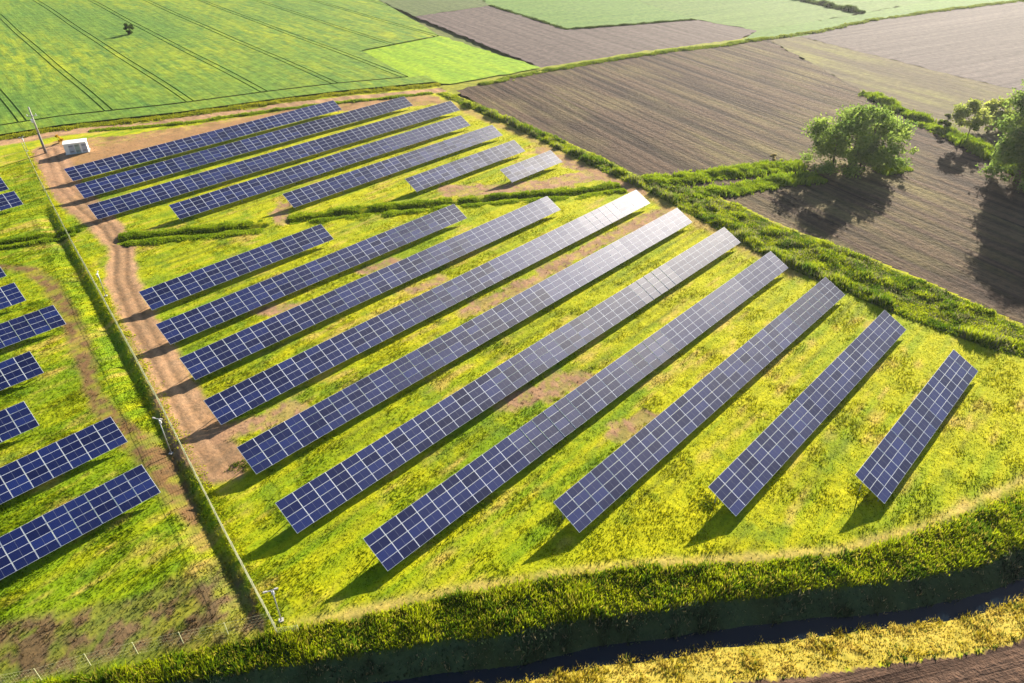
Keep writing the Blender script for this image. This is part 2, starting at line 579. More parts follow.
# water in the ditch
cr = CREST
tan = np.gradient(cr, axis=0)
tan /= np.linalg.norm(tan, axis=1)[:, None]
nrm = np.stack([tan[:, 1], -tan[:, 0]], 1)
wm = NT('dark_water')
wm.b.inputs['Base Color'].default_value = (.006, .012, .020, 1)
wm.b.inputs['Roughness'].default_value = .06
wm.b.inputs['Specular IOR Level'].default_value = .14
wm.bump(wm.noise(wm.pos(), 2.5, 2), .02, .4)
a_, b_ = cr + nrm * 1.9, cr + nrm * 5.0
wv = np.concatenate([np.c_[a_, np.full(len(cr), -1.93)], np.c_[b_, np.full(len(cr), -1.93)]])
n_ = len(cr)
mesh_np('ditch_water', wv, [(i, i + n_, i + n_ + 1, i + 1) for i in range(n_ - 1)], wm.mat, kind='structure')

# ------------------------------------------------------------------ the wide land
far = field_mat('far_farmland', (.075, .11, .02), (.13, .16, .03), R(70), .08, .01, patch=(.2, .16, .09), patch_scale=.006)
B = 4500
hx0, hx1, hy0, hy1 = -40, 104, -42, 62
ring = [(-B, -B), (B, -B), (B, B), (-B, B), (hx0, hy0), (hx1, hy0), (hx1, hy1), (hx0, hy1)]
mesh_np('ground', [(x, y, -1.0) for x, y in ring], [(0, 1, 5, 4), (1, 2, 6, 5), (2, 3, 7, 6), (3, 0, 4, 7)], far, kind='structure')


def sheet(name, px, z, mat, world_pts=None, grid=None):
    P = [U(*q) for q in px] if world_pts is None else world_pts
    Q = []
    for i, a in enumerate(P):
        a, b = np.array(a), np.array(P[(i + 1) % len(P)])
        m_ = max(1, int(np.linalg.norm(b - a) / 2.5))
        nn = np.array([b[1] - a[1], a[0] - b[0]]) / (np.linalg.norm(b - a) + 1e-9)
        for k in range(m_):
            Q.append(a + (b - a) * k / m_ + nn * (rng.normal(0, .45) if k else 0))
    P = Q
    me = bpy.data.meshes.new(name)
    me.from_pydata([(x, y, z) for x, y in P], [], [tuple(range(len(P)))])
    me.materials.append(mat)
    o = bpy.data.objects.new(name, me)
    COL.objects.link(o)
    if me.polygons[0].normal.z < 0:
        me.flip_normals()
    o['kind'] = 'structure'
    return o


A_P = R(-109)
m_brown = field_mat('ploughed_brown', (.023, .014, .010), (.094, .060, .039), A_P, .5, .010, patch=(.16, .13, .05), patch_scale=.022, patch_lo=.44, patch_hi=.62, bumpd=.5, fine=.9, contrast=(.40, .58))
m_brown2 = field_mat('ploughed_grey_brown', (.075, .057, .052), (.135, .103, .093), R(-106), .45, .010, bumpd=.2)
m_brown3 = field_mat('ploughed_pale_brown', (.075, .059, .056), (.14, .112, .103), R(-19), .35, .008, bumpd=.2)
m_weedy = field_mat('weedy_stubble', (.06, .044, .028), (.12, .092, .048), A_P, .35, .01, patch=(.18, .175, .035), patch_scale=.02, patch_lo=.36, patch_hi=.62, bumpd=.2)
m_green1 = field_mat('young_cereal', (.085, .165, .03), (.12, .205, .04), R(-28), .25, .01, bumpd=.1)
m_green2 = field_mat('green_crop', (.085, .155, .03), (.125, .195, .045), R(-20), .2, .01, bumpd=.1)
m_dkgreen = field_mat('dark_young_crop', (.075, .105, .035), (.11, .14, .05), R(-106), .5, .01, bumpd=.1)
m_wheat = field_mat('green_wheat', (.068, .155, .022), (.135, .228, .022), R(82.5), .55, .05, patch=(.26, .31, .012), patch_scale=.013, patch_lo=.40, patch_hi=.66, bumpd=.3, fine=.35)
m_yelgreen = field_mat('bright_green_crop', (.14, .27, .012), (.27, .38, .010), R(80), .3, .03, bumpd=.15)
m_tram = field_mat('bare_wheel_track', (.035, .055, .015), (.06, .075, .02), 0, .5, .5, bumpd=.1)

# big ploughed field east of the hedge, with its southern half
gp = UL([(1110, 385), (1024, 345), (940, 305), (850, 262), (772, 228), (700, 196), (640, 184), (600, 164), (520, 128), (456, 90), (500, 79), (640, 54), (768, 39), (840, 78), (866, 94), (1024, 172), (1130, 220)])
sheet('brown_field', None, -.20, m_brown, [tuple(q) for q in gp])
sheet('weedy_field', [(768, 39), (800, 36), (888, 58), (1000, 86), (1120, 110), (1200, 240), (1024, 174), (866, 94)], -.205, m_weedy)
sheet('pale_brown_field', [(800, 36), (870, 20), (1024, 0), (1140, -18), (1160, 116), (1000, 86), (888, 58)], -.205, m_brown3)
sheet('grey_brown_field', [(415, 16), (490, 5), (567, 29), (696, 19), (757, 30), (742, 38), (640, 51), (541, 67)], -.205, m_brown2)
sheet('dark_crop_field', [(415, 16), (490, 5), (474, -6), (366, -6)], -.205, m_dkgreen)
sheet('green_field', [(474, -6), (490, 5), (567, 29), (696, 19), (618, -6)], -.21, m_green1)
sheet('green_field', [(618, -6), (696, 19), (757, 30), (862, 13), (790, -6)], -.205, m_green2)
sheet('green_field', [(742, 40), (757, 30), (862, 13), (940, -2), (1040, -12), (1024, 0), (870, 20), (800, 36)], -.21, m_green1)
sheet('green_field', [(790, -6), (864, 12.5), (940, -2), (900, -14)], -.208, m_green2)
sheet('bright_crop_field', [(356, 51), (440, 36), (541, 68), (450, 84), (414, 79), (380, 66)], .05, m_yelgreen)

# wheat field with sunken tramlines
ta = R(82.5)
wt, wnx = np.array([math.cos(ta), math.sin(ta)]), np.array([math.sin(ta), -math.cos(ta)])   # along, across
SEdge = UL([(-120, 160), (0, 139), (62, 129), (180, 116), (280, 102), (345, 94), (440, 85)])
east = UL([(440, 85), (452, 83), (414, 78), (380, 66), (358, 52), (440, 36), (378, 0), (340, -22)])
west_top = np.array([(-60, 560), (-60, 262)])


def wheat_limit_south(off):
    """piecewise southern border moved north by off metres"""
    return SEdge + np.array([.33, .94]) * off


def wheat_sheet(name, xs_profile, south_off, north_off):
    So = wheat_limit_south(south_off)
    So = So[So @ wnx < e_at(U(400, 80))]
    So = np.concatenate([So, UL([(414, 77), (380, 66), (358, 52), (440, 36), (378, 0)]), [(290.0, 500.0), (340.0, 670.0)]])
    V, F = [], []
    cols = []
    for s, z in xs_profile:
        # line across-offset s : points o + wt*t
        o = wnx * s
        # south hit
        hits = []
        for i in range(len(So) - 1):
            p, d = So[i], So[i + 1] - So[i]
            den = wt[0] * d[1] - wt[1] * d[0]
            t = ((p - o)[0] * d[1] - (p - o)[1] * d[0]) / den
            u = ((p - o)[0] * wt[1] - (p - o)[1] * wt[0]) / den
            if -.001 <= u <= 1.001:
                hits.append(t)
        t0 = min(hits) if hits else None
        cols.append((s, z, o, t0))
    return cols


def wheat_profile(s0, s1, tracks):
    pr = [(s0, .38)]
    for c in tracks:
        if s0 + .5 < c < s1 - .5:
            for a, z in ((-.23, .38), (-.20, .05), (.20, .05), (.23, .38)):
                pr.append((c + a, z))
    pr.append((s1, .38))
    out = [pr[0]]
    for a in pr[1:]:
        while a[0] - out[-1][0] > 8 and a[1] == out[-1][1]:
            out.append((out[-1][0] + 6, a[1]))
        out.append(a)
    return out


e_at = lambda q: float(np.dot(np.asarray(q), wnx))
base_track = [e_at((79.4, 300)), e_at((100.1, 300)), e_at((121.3, 300)), e_at((143.2, 300))]
sp = 21.0
tr = []
c0 = base_track[1]
for k in range(-7, 11):
    for o in (-.95, .95):
        tr.append(c0 + sp * k + o)
tr.sort()
sE = e_at(UL([(440, 36)])[0])
sMid = e_at(UL([(365, 50)])[0])
sS = e_at(UL([(438, 85)])[0])
prof = wheat_profile(-130, sE + 75, tr)
cols = wheat_sheet('w', prof, 12.5, 0)
V, F, keep = [], [], []
bright = np.array([U(*q) for q in [(356, 51), (440, 36), (541, 68), (450, 84), (414, 79), (380, 66)]])
for s, z, o, t0 in cols:
    if t0 is None:
        keep.append(None)
        continue
    t1 = 640.0
    keep.append(len(V))
    for tt in np.linspace(0, 1, 70):
        t = t0 + (t1 - t0) * tt ** 1.6
        q = o + wt * t + wnx * (.22 * math.sin(t / 31) + .12 * math.sin(t / 13 + 1))
        V.append((q[0], q[1], z - .0))
for i in range(len(cols) - 1):
    if keep[i] is None or keep[i + 1] is None:
        continue
    for k in range(69):
        F.append((keep[i] + k, keep[i + 1] + k, keep[i + 1] + k + 1, keep[i] + k + 1))
V = np.array(V)
# east border follows the edge line (440,36)-(378,0) and the bright strip's western side
F = np.array(F)
ctr = V[F].mean(1)
e0, e1 = UL([(440, 36)])[0], UL([(378, 0)])[0]
ed = (e1 - e0) / np.linalg.norm(e1 - e0)
mesh_np('wheat_field', V, F, m_wheat, kind='structure')
# headland strip between the cross track and the verge
hs = []
for off in (3.0, 11.6):
    hs.append(wheat_limit_south(off))
hv = np.concatenate([np.c_[hs[0], np.full(len(SEdge), .36)], np.c_[hs[1], np.full(len(SEdge), .36)]])
k_ = len(SEdge)
mesh_np('wheat_field', hv, [(i, i + 1, i + 1 + k_, i + k_) for i in range(k_ - 1)], m_wheat, kind='structure')
hb = [wheat_limit_south(11.0), wheat_limit_south(13.2)]
hv = np.concatenate([np.c_[hb[0], np.full(k_, -.02)], np.c_[hb[1], np.full(k_, -.02)]])
mesh_np('wheel_track', hv, [(i, i + 1, i + 1 + k_, i + k_) for i in range(k_ - 1)], m_tram, kind='structure')
vb = [wheat_limit_south(-3.2), wheat_limit_south(3.2)]
m_verge_far = field_mat('verge_grass', (.16, .19, .012), (.27, .26, .014), R(-20), .8, .1, bumpd=.2)
sheet('grass_verge', [(425, 95), (448, 81), (541, 65.5), (640, 48), (760, 35), (775, 40), (640, 58), (500, 83), (456, 94)], -.215, m_verge_far)
hv = np.concatenate([np.c_[vb[0], np.full(k_, -.03)], np.c_[vb[1], np.full(k_, -.03)]])
mesh_np('grass_verge', hv, [(i, i + 1, i + 1 + k_, i + k_) for i in range(k_ - 1)], m_verge_far, kind='structure')


# ------------------------------------------------------------------ grass, weeds, reeds (stuff)
def blades(name, x, y, z, h, w, col, nb=3, lean=.5, mat=None, kind='stuff', tipmul=1.25, spread=.12, base=.8, var=.5):
    """one tuft = nb triangular blades; everything per tuft is an array"""
    n = len(x)
    a = rng.random((n, nb)) * 2 * math.pi
    hh = h[:, None] * (.65 + .6 * rng.random((n, nb)))
    ww = w[:, None] * (.7 + .6 * rng.random((n, nb)))
    bx = x[:, None] + rng.normal(0, 1, (n, nb)) * spread
    by = y[:, None] + rng.normal(0, 1, (n, nb)) * spread
    la = rng.random((n, nb)) * 2 * math.pi
    ll = hh * lean * rng.random((n, nb))
    dx, dy = np.cos(a) * ww / 2, np.sin(a) * ww / 2
    zz = np.broadcast_to(z[:, None], bx.shape) - .03
    p0 = np.stack([bx - dx, by - dy, zz], -1)
    p1 = np.stack([bx + dx, by + dy, zz], -1)
    p2 = np.stack([bx + np.cos(la) * ll, by + np.sin(la) * ll, zz + hh], -1)
    V = np.stack([p0, p1, p2], 2).reshape(-1, 3)
    F = np.arange(len(V)).reshape(-1, 3)
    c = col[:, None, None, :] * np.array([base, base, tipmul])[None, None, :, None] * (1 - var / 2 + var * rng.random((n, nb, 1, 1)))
    c = np.clip(np.broadcast_to(c, (n, nb, 3, 3)).reshape(-1, 3), 0, .85)
    return mesh_np(name, V, F, mat or M_BLADE, col=c, kind=kind)


def inframe(x, y, margin=40):
    dx, dy, dz = x, y, -CAMH
    zf = dx * cF.x + dy * cF.y + dz * cF.z
    u = 512 + FPX * (dx * cR.x + dy * cR.y + dz * cR.z) / zf
    v = 341.5 - FPX * (dx * cU.x + dy * cU.y + dz * cU.z) / zf
    return (u > -margin) & (u < W_ + margin) & (v < H_ + margin) & (zf > 0), zf


def scatter(n, x0, x1, y0, y1):
    return rng.uniform(x0, x1, n), rng.uniform(y0, y1, n)


dropv = np.zeros(GX.shape, bool)
dropv[:-1, :-1] = drop
DIRT = np.maximum.reduce([m_road, m_yard * .93, m_bare * .9, m_path * .9, m_verge * .7, ((s_crest > -5.0) & (s_trail > .3)) * 1.0, m_hedge * 1.0, dropv * 1.0, m_trail * .8, lb * .5])
x, y = scatter(520000, -10, 135, -5, 200)
ok, zf = inframe(x, y)
keepm = ok & (rng.random(len(x)) < np.clip(95 / zf, 0, 1) ** 1.5) & (rng.random(len(x)) > gridval(DIRT, x, y) * 1.02)
x, y = x[keepm], y[keepm]
lushn = fbm(x, y, 3.0, 201)
hgt = .07 + .13 * smooth(.4, .7, lushn) + .05 * rng.random(len(x))
hgt = np.where(gridval(s_fence, x, y) > 0, hgt * 1.5, hgt)
c = gridval(CO, x, y) * (.64 + .2 * rng.random((len(x), 1)))
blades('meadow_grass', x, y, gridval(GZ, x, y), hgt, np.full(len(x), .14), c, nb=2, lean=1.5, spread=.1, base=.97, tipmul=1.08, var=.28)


def strip_tufts(name, n, cond, box, hfun, wid, cols, nb=4, lean=.5, margin=60, spread=.15):
    x, y = scatter(n, *box)
    ok, zf = inframe(x, y, margin)
    k = ok & cond(x, y)
    x, y = x[k], y[k]
    t = np.clip(fbm(x, y, 2.0, 301) * 1.0 + rng.normal(0, .16, len(x)), 0, 1)
    q = smooth(.25, .75, t)
    c = cols[0] * (1 - q[:, None]) + cols[1] * q[:, None]
    if len(cols) > 2:
        s = (rng.random(len(x)) < .14)
        c = np.where(s[:, None], cols[2], c)
    blades(name, x, y, gridval(GZ, x, y), hfun(x, y), np.full(len(x), wid), c, nb, lean, spread=spread)


a3 = np.array
S = lambda x, y: gridval(s_crest, x, y)
# tall rough grass on the upper ditch bank
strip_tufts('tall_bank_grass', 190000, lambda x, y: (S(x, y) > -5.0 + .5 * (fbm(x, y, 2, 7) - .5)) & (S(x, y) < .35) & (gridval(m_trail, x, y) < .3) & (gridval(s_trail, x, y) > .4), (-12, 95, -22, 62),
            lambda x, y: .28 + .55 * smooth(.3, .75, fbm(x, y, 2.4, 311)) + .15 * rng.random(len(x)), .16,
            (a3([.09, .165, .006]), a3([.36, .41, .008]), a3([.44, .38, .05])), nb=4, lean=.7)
# reeds and weeds on the steep bank, its teal shade put into their colours
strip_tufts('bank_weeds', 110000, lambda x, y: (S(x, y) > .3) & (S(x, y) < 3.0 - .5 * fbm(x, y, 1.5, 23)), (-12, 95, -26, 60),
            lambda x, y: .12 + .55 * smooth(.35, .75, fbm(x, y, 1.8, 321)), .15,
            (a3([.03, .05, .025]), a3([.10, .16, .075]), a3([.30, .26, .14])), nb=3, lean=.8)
# dry bright grass on the near bank
strip_tufts('dry_bank_grass', 130000, lambda x, y: (S(x, y) > 4.05 + .5 * (fbm(x, y, 1.5, 9) - .5)) & (S(x, y) < PLOUGH_S + .2 - .9 * fbm(x, y, 1.6, 17)), (-10, 90, -34, 55),
            lambda x, y: .14 + .40 * smooth(.35, .75, fbm(x, y, 1.3, 331)), .13,
            (a3([.34, .27, .015]), a3([.52, .40, .08]), a3([.14, .17, .02])), nb=4, lean=1.0)
strip_tufts('wild_grass', 9000, lambda x, y: (abs(S(x, y) - PLOUGH_S + .3) < .45) & (fbm(x, y, 2.2, 19) > .47), (-10, 90, -34, 55),
            lambda x, y: .25 + .3 * rng.random(len(x)), .18, (a3([.07, .11, .01]), a3([.13, .17, .02])), nb=4, lean=.5)


# weeds along the eastern field ditch
def in_hedge(x, y):
    d = (fbm(x, y, 2.0, 401) - .5) * 1.2
    return inpoly(x + d, y, hedge_poly)


def hedge_h(x, y):
    d, _ = pdist(x, y, HN)
    edge = np.clip(d / 2.2, .35, 1)
    return (.16 + .85 * smooth(.34, .72, fbm(x, y, 2.6, 411)) ** 1.4 + .18 * rng.random(len(x))) * (1.5 - .75 * smooth(1.0, 4, d)) * smooth(-.2, .6, d)


hx_, hy_ = scatter(170000, 104, 152, -5, 172)
k = in_hedge(hx_, hy_) & inframe(hx_, hy_, 60)[0]
hx_, hy_ = hx_[k], hy_[k]
t = np.clip(fbm(hx_, hy_, 2.6, 421) + rng.normal(0, .13, len(hx_)), 0, 1)
q = smooth(.3, .7, t)[:, None]
c = a3([.075, .145, .006]) * (1 - q) + a3([.33, .38, .012]) * q
c = np.where((rng.random(len(hx_)) < .07 + .35 * (fbm(hx_, hy_, 3, 431) > .56))[:, None], a3([.22, .22, .09]), c)
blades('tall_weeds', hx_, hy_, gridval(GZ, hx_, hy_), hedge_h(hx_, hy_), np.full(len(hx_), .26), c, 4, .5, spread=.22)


def line_tufts(name, P, n, half, hlo, hhi, cols, wid=.22, nb=4, z0=None, seed=1, gap=0.0, off=0.0):
    P = np.asarray(P, float)
    seg = np.hypot(*np.diff(P, axis=0).T)
    cum = np.concatenate([[0], np.cumsum(seg)])
    t = rng.random(n) * cum[-1]
    i = np.clip(np.searchsorted(cum, t) - 1, 0, len(seg) - 1)
    f = (t - cum[i]) / seg[i]
    d = (P[i + 1] - P[i]) / seg[i][:, None]
    wv_ = (fbm(t, t * 0, 5, 500 + seed) - .5) * 2.2
    s = rng.normal(0, half * .5, n) + off + wv_ * half * .6
    x = P[i][:, 0] + d[:, 0] * f * seg[i] - d[:, 1] * s
    y = P[i][:, 1] + d[:, 1] * f * seg[i] + d[:, 0] * s
    g = fbm(x, y, 3.0, 510 + seed)
    k = g > gap
    x, y, g = x[k], y[k], g[k]
    h = (hlo + (hhi - hlo) * smooth(.3, .75, g) + .1 * rng.random(len(x))) * np.exp(-(np.abs(rng.normal(0, .5, len(x))) ** 2))
    q = np.clip(fbm(x, y, 2.2, 520 + seed) + rng.normal(0, .18, len(x)), 0, 1)[:, None]
    c = cols[0] * (1 - q) + cols[1] * q
    z = gridval(GZ, x, y) if z0 is None else np.full(len(x), z0)
    return blades(name, x, y, z, h, np.full(len(x), wid), c, nb, .5, spread=.2)


LUSH = (a3([.09, .17, .008]), a3([.30, .37, .014]))
for P, n in ((D1, 3600), (D2, 4800), (D3, 4600)):
    line_tufts('ditch_grass', P, n, 1.3, .08, .58, LUSH, seed=3, off=1.5, gap=.34, nb=5)
    line_tufts('ditch_grass', P, n, 1.2, .08, .48, LUSH, seed=8, off=-1.5, gap=.34, nb=5)
line_tufts('ditch_grass', LD, 2600, .8, .3, .7, LUSH, seed=5, off=1.2)
line_tufts('ditch_grass', LD, 2200, .8, .3, .6, LUSH, seed=6, off=-1.4)
line_tufts('fence_grass', np.array(FENCE) + [.55, 0], 3000, .7, .05, .16, (a3([.30, .36, .008]), a3([.52, .50, .015])), seed=9)
# hedge rows between the fields
line_tufts('field_hedgerow', UL([(646, 182), (690, 178), (740, 172), (800, 165)]), 11000, 2.2, .4, 1.3, LUSH, .4, 4, -.2, 11)
line_tufts('field_hedgerow', UL([(690, 194), (730, 189), (772, 182), (820, 177)]), 9000, 2.0, .5, 1.3, LUSH, .4, 4, -.2, 12)
line_tufts('field_hedgerow', UL([(880, 172), (908, 167)]), 1500, 1.6, .4, 1.0, LUSH, .4, 4, -.2, 13)
line_tufts('field_hedgerow', UL([(866, 93), (905, 112), (945, 133), (985, 152), (1030, 176), (1090, 205)]), 16000, 1.9, .4, 1.7, LUSH, .5, 4, -.2, 14)
line_tufts('field_hedgerow', UL([(480, 84), (540, 71), (600, 61), (660, 52), (720, 45), (768, 38)]), 12000, 1.3, .25, .7, (a3([.12, .19, .02]), a3([.24, .28, .03])), .5, 4, -.2, 15, gap=.3)
line_tufts('field_hedgerow', UL([(768, 38), (820, 31), (870, 20), (950, 9), (1024, 0)]), 8000, 1.3, .25, .7, (a3([.12, .18, .03]), a3([.24, .27, .05])), .6, 4, -.2, 16, gap=.3)
line_tufts('field_hedgerow', UL([(490, 5), (567, 29), (620, 25), (696, 19)]), 5000, .7, .3, .7, (a3([.05, .09, .02]), a3([.10, .14, .03])), .6, 3, -.2, 17, gap=.3)
line_tufts('field_hedgerow', UL([(785, -4), (862, 13)]), 6000, 1.6, .8, 2.0, (a3([.05, .09, .02]), a3([.10, .14, .03])), .7, 3, -.2, 18)
line_tufts('road_verge_grass', UL([(90, 131), (180, 124), (280, 110), (345, 102), (400, 97), (432, 93)]), 6000, .8, .3, .7, LUSH, .25, 4, None, 19)
line_tufts('road_verge_grass', SEdge + np.array([.1, .3]), 16000, 1.6, .25, .6, (a3([.14, .19, .01]), a3([.32, .30, .015])), .35, 3, -.02, 20)


# ------------------------------------------------------------------ solar tables
TILT, SLANT, LOW = 0.4666513, 4.2, .8
ct, st_ = math.cos(TILT), math.sin(TILT)
TABLES = {  # low edge y, x start, x end
    'A': (109.06, 30.54, 65.03), 'B': (97.51, 28.17, 88.41), 'C': (86.55, 26.63, 103.96), 'D': (75.22, 24.48, 118.86), 'E': (64.01, 22.98, 116.85),
    'F': (52.84, 21.39, 115.38), 'G': (41.94, 24.99, 112.25), 'H': (31.04, 42.14, 109.89), 'I': (20.12, 55.58, 106.07), 'J': (9.13, 68.46, 102.13),
    'T1': (175.75, 42.22, 113.96), 'T2': (163.92, 40.31, 129.9), 'T3': (150.87, 38.09, 135.96), 'T4': (138.91, 49.28, 128.64), 'T5': (127.13, 67.8, 128.73),
    'T6': (115.03, 90.18, 124.13), 'T7': (103.74, 107.77, 124.65),
    'L0': (192.2, 9.0, 32.4), 'L9': (181.2, 9.0, 31.0), 'L1': (169.98, 8.9, 30.44), 'L8': (138.6, 3.0, 18.2), 'L2': (127.12, .7, 17.77), 'L3': (114.84, -1.6, 19.67),
    'L4': (103.72, -4.2, 12.85), 'L5': (92.02, -6.4, 8.51), 'L6': (80.69, -6.4, 14.97), 'L7': (69.37, -7.3, 14.01)}
LAB = {
    'J': 'short blue solar table set apart at the right end of the main block',
    'I': 'second solar table from the right in the main block, left of the short one',
    'H': 'third solar table from the right, its near end at bottom mid picture',
    'G': 'long solar table whose near end is the lowest in the photo, above the dry trail',
    'F': 'fifth solar table from the right, with near end just above the lowest one',
    'E': 'sixth solar table from the right, near end at the foot of the dirt track',
    'D': 'whitest glaring solar table at its far end, beside the field hedge corner',
    'C': 'third solar table down from the inner ditch, far end at the grassy ditch',
    'B': 'second solar table down from the inner ditch, medium long',
    'A': 'short solar table at the top left of the main block, beside the dirt track',
    'T1': 'topmost solar table behind the white cabin along the road',
    'T2': 'second solar table from the road in the back block',
    'T3': 'third and longest solar table from the road in the back block',
    'T4': 'fourth solar table from the road, starting beside the bend of the track',
    'T5': 'fifth solar table from the road, medium long, above the inner ditch',
    'T6': 'short solar table sixth from the road, above the inner ditch',
    'T7': 'smallest solar table of the back block, on pinkish bare soil by the hedge',
    'L0': 'cut off solar table end at the left edge, closest to the road corner',
    'L9': 'cut off solar table end at the left edge, second from the road corner',
    'L1': 'cut off solar table end at the left edge, third from the road corner',
    'L8': 'tiny corner of a solar table at the left edge, just below the curved path',
    'L2': 'solar table end at the left edge inside the path bend, above the wider one',
    'L3': 'wider solar table end left of the curved path, its corner near the path bend',
    'L4': 'stubby solar table end at the left edge, directly below the wider one by the path',
    'L5': 'stubby solar table end at the left edge, directly above the long pair by the fence',
    'L6': 'upper of the two long solar tables left of the fence',
    'L7': 'lowest solar table left of the fence, nearest the near wire fence'}
MW, MH = 2.06, 1.035
_mods = {}


def module_geom(w):
    """frame slab with rim, two dark glass halves, pale middle seam"""
    b = MB()
    hw, hh = w / 2, MH / 2
    b.box((-hw, -hh, -.035), (hw, hh, 0), 0)
    rx, ry, mid = .040, .022, .012
    for a, c in ((-hw + rx, -mid), (mid, hw - rx)):
        b.box((a, -hh + ry, .0), (c, hh - ry, .006), 1)
    b.box((-mid, -hh + ry, .0), (mid, hh - ry, .004), 2)
    return b


def module_mesh(w):
    k = round(w, 3)
    if k not in _mods:
        o = module_geom(w).build('solar_panel', [M_FRAME, M_GLASS, M_MID])
        _mods[k] = o.data
        bpy.data.objects.remove(o)
    return _mods[k]


post_b = MB()
post_b.box((-.06, -.05, -.3), (.06, .05, 1.0))
_po = post_b.build('post', M_STEEL)
POST = _po.data
bpy.data.objects.remove(_po)


def solar_table(key, group):
    y, xa, xb = TABLES[key]
    L = xb - xa
    n = max(1, round(L / 2.13))
    pitch = L / n
    w = pitch - .028
    root = empty('solar_table', ((xa + xb) / 2, y + SLANT * ct / 2, 0))
    tag(root, LAB[key], 'solar table', group)
    me = module_mesh(w)
    slots = []
    seg_t = {}
    for i in range(n):
        sg = i // 5
        if sg not in seg_t:
            seg_t[sg] = (random.gauss(0, .011), random.gauss(0, .011))
        for j in range(4):
            u = (i + .5) * pitch - L / 2
            s = (j + .5) * SLANT / 4 - SLANT / 2
            loc = (u, s * ct, LOW + SLANT * st_ / 2 + s * st_)
            rot = (TILT + seg_t[sg][0] + random.gauss(0, .0035), seg_t[sg][1] + random.gauss(0, .0035), 0)
            wx, wy = root.location.x + loc[0], root.location.y + loc[1]
            slots.append((wx * wx + wy * wy, loc, rot))
    order = sorted(range(len(slots)), key=lambda q: slots[q][0])
    single = set(order[:100])
    rest = MB()
    g = module_geom(w)
    gv = [Vector(q) for q in g.v]
    for q, (_, loc, rot) in enumerate(slots):
        if q in single:
            o = bpy.data.objects.new('solar_panel', me)
            o.location = loc
            o.rotation_euler = rot
            o.parent = root
            COL.objects.link(o)
        else:
            mt = Matrix.Translation(loc) @ Matrix.Rotation(rot[1], 4, 'Y') @ Matrix.Rotation(rot[0], 4, 'X')
            b0 = len(rest.v)
            rest.v += [tuple(mt @ v) for v in gv]
            rest.f += [tuple(b0 + i for i in f) for f in g.f]
            rest.m += g.m
    if rest.v:
        o = rest.build('solar_panel', [M_FRAME, M_GLASS, M_MID], root)
        o['kind'] = 'stuff'
    # rails under the panels
    for s in (-1.45, -.5, .55, 1.5):
        r = MB()
        r.box((-L / 2 + .05, -.035, -.10), (L / 2 - .05, .035, -.045))
        o = r.build('rail', M_STEEL, root)
        o.location = (0, s * ct, LOW + SLANT * st_ / 2 + s * st_)
        o.rotation_euler = (TILT, 0, 0)
    np_ = max(2, int(round(L / 6.4)) + 1)
    for i in range(np_):
        u = -L / 2 + .8 + (L - 1.6) * i / (np_ - 1)
        for s in (-1.2, 1.2):
            o = bpy.data.objects.new('post', POST)
            COL.objects.link(o)
            o.parent = root
            top = LOW + SLANT * st_ / 2 + s * st_ - .10
            o.location = (u, s * ct, 0)
            o.scale = (1, 1, top)
    return root


for k in TABLES:
    solar_table(k, 'solar tables of the back block' if k[0] == 'T' else 'solar tables left of the fence' if k[0] == 'L' else 'solar tables of the main block')


# ------------------------------------------------------------------ fences
def zg(x, y):
    return float(gridval(GZ, np.array([x]), np.array([y]))[0])


def wire_fence(P, label, h=1.9, step=2.9, hw=.011, dense=.18):
    P = [Vector((a, b, 0)) for a, b in P]
    root = empty('wire_fence', (P[0].x, P[0].y, 0))
    tag(root, label, 'fence')
    off = P[0]
    cum = [0]
    for a, b in zip(P, P[1:]):
        cum.append(cum[-1] + (b - a).length)

    def at(t):
        for i in range(len(P) - 1):
            if t <= cum[i + 1] + 1e-6:
                f = (t - cum[i]) / (cum[i + 1] - cum[i])
                return P[i].lerp(P[i + 1], f)
        return P[-1]
    n = max(1, round(cum[-1] / step))
    pb = MB()
    pb.tube((0, 0, -.2), (0, 0, h + .1), .04, n=6)
    o0 = pb.build('fence_post', M_WIRE, root)
    pts = []
    for i in range(n + 1):
        q = at(cum[-1] * i / n)
        z = max(zg(q.x, q.y), -.25)
        pts.append(Vector((q.x, q.y, z)))
        o = o0 if i == 0 else o0.copy()
        if i:
            COL.objects.link(o)
            o.parent = root
        o.location = (q.x - off.x, q.y - off.y, z)
    wb = MB()
    for a, b in zip(pts, pts[1:]):
        a, b = a - off, b - off
        for k in range(int(h / dense) + 1):
            z = .06 + k * dense
            r = hw * (1.8 if k == int(h / dense) else 1)
            wb.tube(a + Vector((0, 0, z)), b + Vector((0, 0, z)), r, n=4)
        m_ = int((b - a).length / .24)
        for k in range(1, m_):
            q = a.lerp(b, k / m_)
            wb.tube(q + Vector((0, 0, .05)), q + Vector((0, 0, h)), hw, n=3)
    wb.build('wire_mesh', M_WIRE, root)
    return root


wire_fence([tuple(q) for q in FENCE], 'long pale wire mesh fence running beside the dirt track, left of the main block', hw=.009)
NF = UL([(-60, 701), (12, 683), (48, 678), (85, 665), (118, 658), (151, 649), (183, 643), (215, 637), (243, 630), (272, 624)])
wire_fence([tuple(q) for q in NF], 'thin see-through wire fence with spaced posts along the near ditch bank', 1.7, 4.3, .003, .42)
wire_fence([FENCE[-1], U(285, 630), U(299, 632)], 'short stub of pale fence turning right at the near corner', 1.1, 2.0, .005)


